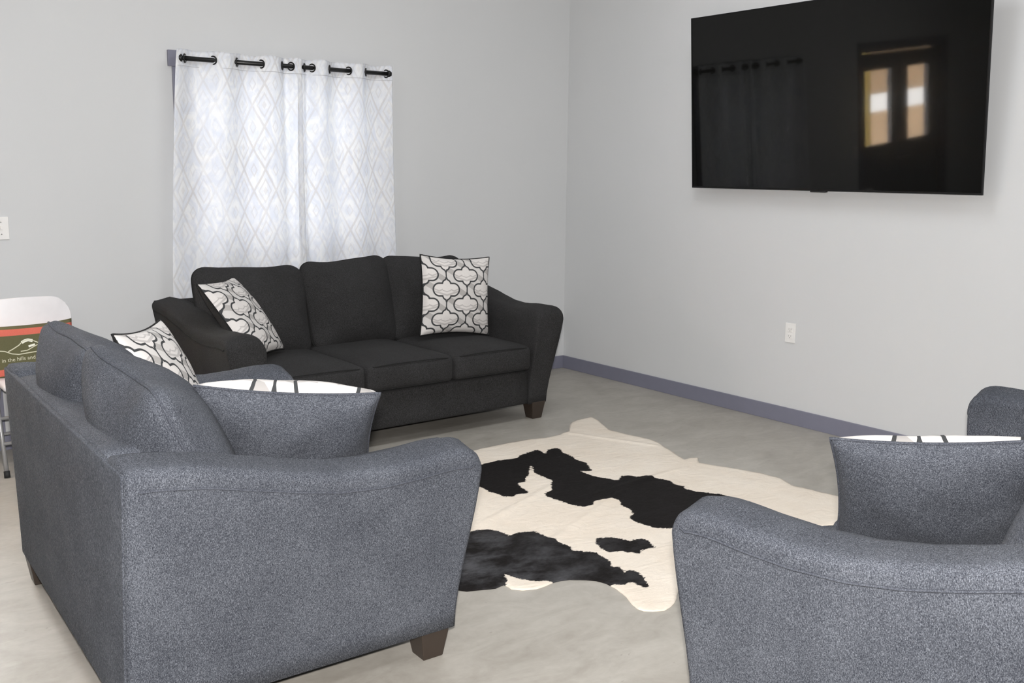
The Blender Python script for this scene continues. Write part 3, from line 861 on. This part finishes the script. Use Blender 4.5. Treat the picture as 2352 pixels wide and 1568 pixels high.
for s in (-1, 1):
    l = tube('leg', [(s*.212, -.215, .012), (s*.208, -.11, .27), (s*.203, .02, .50), (s*.196, .085, .58), (s*.195, .105, .64)], .0105, M['chairmetal'], ch, 10)
    tube('foot_cap', [(s*.212, -.222, .0), (s*.2118, -.212, .03)], .014, M['rubber'], l, 10)
    l = tube('leg', [(s*.188, .205, .012), (s*.188, .08, .25), (s*.188, -.05, .40)], .0105, M['chairmetal'], ch, 10)
    tube('foot_cap', [(s*.188, .212, .0), (s*.188, .20, .03)], .014, M['rubber'], l, 10)
tube('cross_bar', [(-.208, -.115, .262), (.208, -.115, .262)], .0085, M['chairmetal'], ch, 8)
tube('cross_bar', [(-.210, -.165, .150), (.210, -.165, .150)], .0085, M['chairmetal'], ch, 8)
tube('cross_bar', [(-.188, .15, .12), (.188, .15, .12)], .0085, M['chairmetal'], ch, 8)
cu = thing('lumbar_cushion', 'olive cushion with coral stripes, mountain drawing and cream lettering on the folding chair', 'cushion', (-3.72, -.265, .552))
cu.rotation_euler = (math.radians(-14), 0, math.radians(2))
def lumbar():
    W_, Hh, T_ = .47, .268, .085; N1, N2 = 36, 20
    bm = bmesh.new(); uvl = bm.loops.layers.uv.new('UVMap')
    for s in (1, -1):
        g = {}; uvs = {}
        for i in range(N1+1):
            for j in range(N2+1):
                u, v = -1+2*i/N1, -1+2*j/N2
                th = T_/2*(max(0, 1-u**4)*max(0, 1-v**2))**.5
                x = u*W_/2*(1-.03*(1-v*v)); z = v*Hh/2*(1-.06*(1-u*u)*1.0) + .008*abs(u)**3*v
                g[i, j] = bm.verts.new((x, -s*th, z)); uvs[g[i, j]] = (u*.5+.5, v*.5+.5)
        for i in range(N1):
            for j in range(N2):
                f = (g[i, j], g[i+1, j], g[i+1, j+1], g[i, j+1]); f = bm.faces.new(f if s > 0 else tuple(reversed(f)))
                for l in f.loops: l[uvl].uv = uvs[l.vert]
    bmesh.ops.remove_doubles(bm, verts=bm.verts, dist=1e-6)
    return bm
obj('cover', lumbar(), M['olive'], cu)
def on_cush(x, z):                               # a point a hair above the cushion's front
    u, v = x/.235, z/.134
    return (x, -.0425*(max(0, 1-u**4)*max(0, 1-v*v))**.5 - .0012, z)
def ribbon(name, pts, wd, mat):
    bm = bmesh.new(); q = []
    dense = []
    for (a, b) in zip(pts, pts[1:]):
        for k in range(6): dense.append((a[0]+(b[0]-a[0])*k/6, a[1]+(b[1]-a[1])*k/6))
    dense.append(pts[-1])
    for i, p in enumerate(dense):
        a = dense[max(0, i-1)]; b = dense[min(len(dense)-1, i+1)]; L = math.hypot(b[0]-a[0], b[1]-a[1]) or 1
        nx_, nz_ = -(b[1]-a[1])/L*wd/2, (b[0]-a[0])/L*wd/2
        q.append((bm.verts.new(on_cush(p[0]+nx_, p[1]+nz_)), bm.verts.new(on_cush(p[0]-nx_, p[1]-nz_))))
    for a, b in zip(q, q[1:]): bm.faces.new((a[0], a[1], b[1], b[0]))
    return obj(name, bm, mat, cu)
ribbon('ridge_line', [(-0.193, .018), (-0.187, .024), (-0.170, .022), (-0.130, .008), (-0.100, .003), (-0.070, -.012), (-0.040, -.018), (0.010, -.014), (0.070, -.010)], .0045, M['cream'])
ribbon('ridge_line', [(-0.085, .000), (-0.060, .012), (-0.035, .026), (-0.015, .044), (0.005, .050), (0.035, .042), (0.070, .022), (0.110, .002)], .0045, M['cream'])
ribbon('ridge_line', [(-0.030, -.004), (0.000, -.002), (0.025, .010), (0.050, .022)], .004, M['cream'])
ribbon('snow_cap', [(-0.020, .038), (-0.005, .046), (0.010, .049), (0.030, .043)], .014, M['snow'])
ribbon('snow_cap', [(0.008, .016), (0.025, .021), (0.038, .024)], .010, M['snow'])
def lettering(txt, x, z, size):
    c = bpy.data.curves.new('lettering', 'FONT'); c.body = txt; c.size = size; c.resolution_u = 2
    tmp = bpy.data.objects.new('tmp_text', c); COL.objects.link(tmp)
    dg = bpy.context.evaluated_depsgraph_get(); me = bpy.data.meshes.new_from_object(tmp.evaluated_get(dg))
    bpy.data.objects.remove(tmp)
    bm = bmesh.new(); bm.from_mesh(me)
    bmesh.ops.triangulate(bm, faces=bm.faces)
    for v in bm.verts:
        v.co = Vector(on_cush(x + v.co.x, z + v.co.y + v.co.x*.03))
    return obj('lettering', bm, M['cream'], cu, smooth=False)
lettering('in the hills and', -.118, -.050, .026)
lettering('mountains', -.045, -.082, .026)
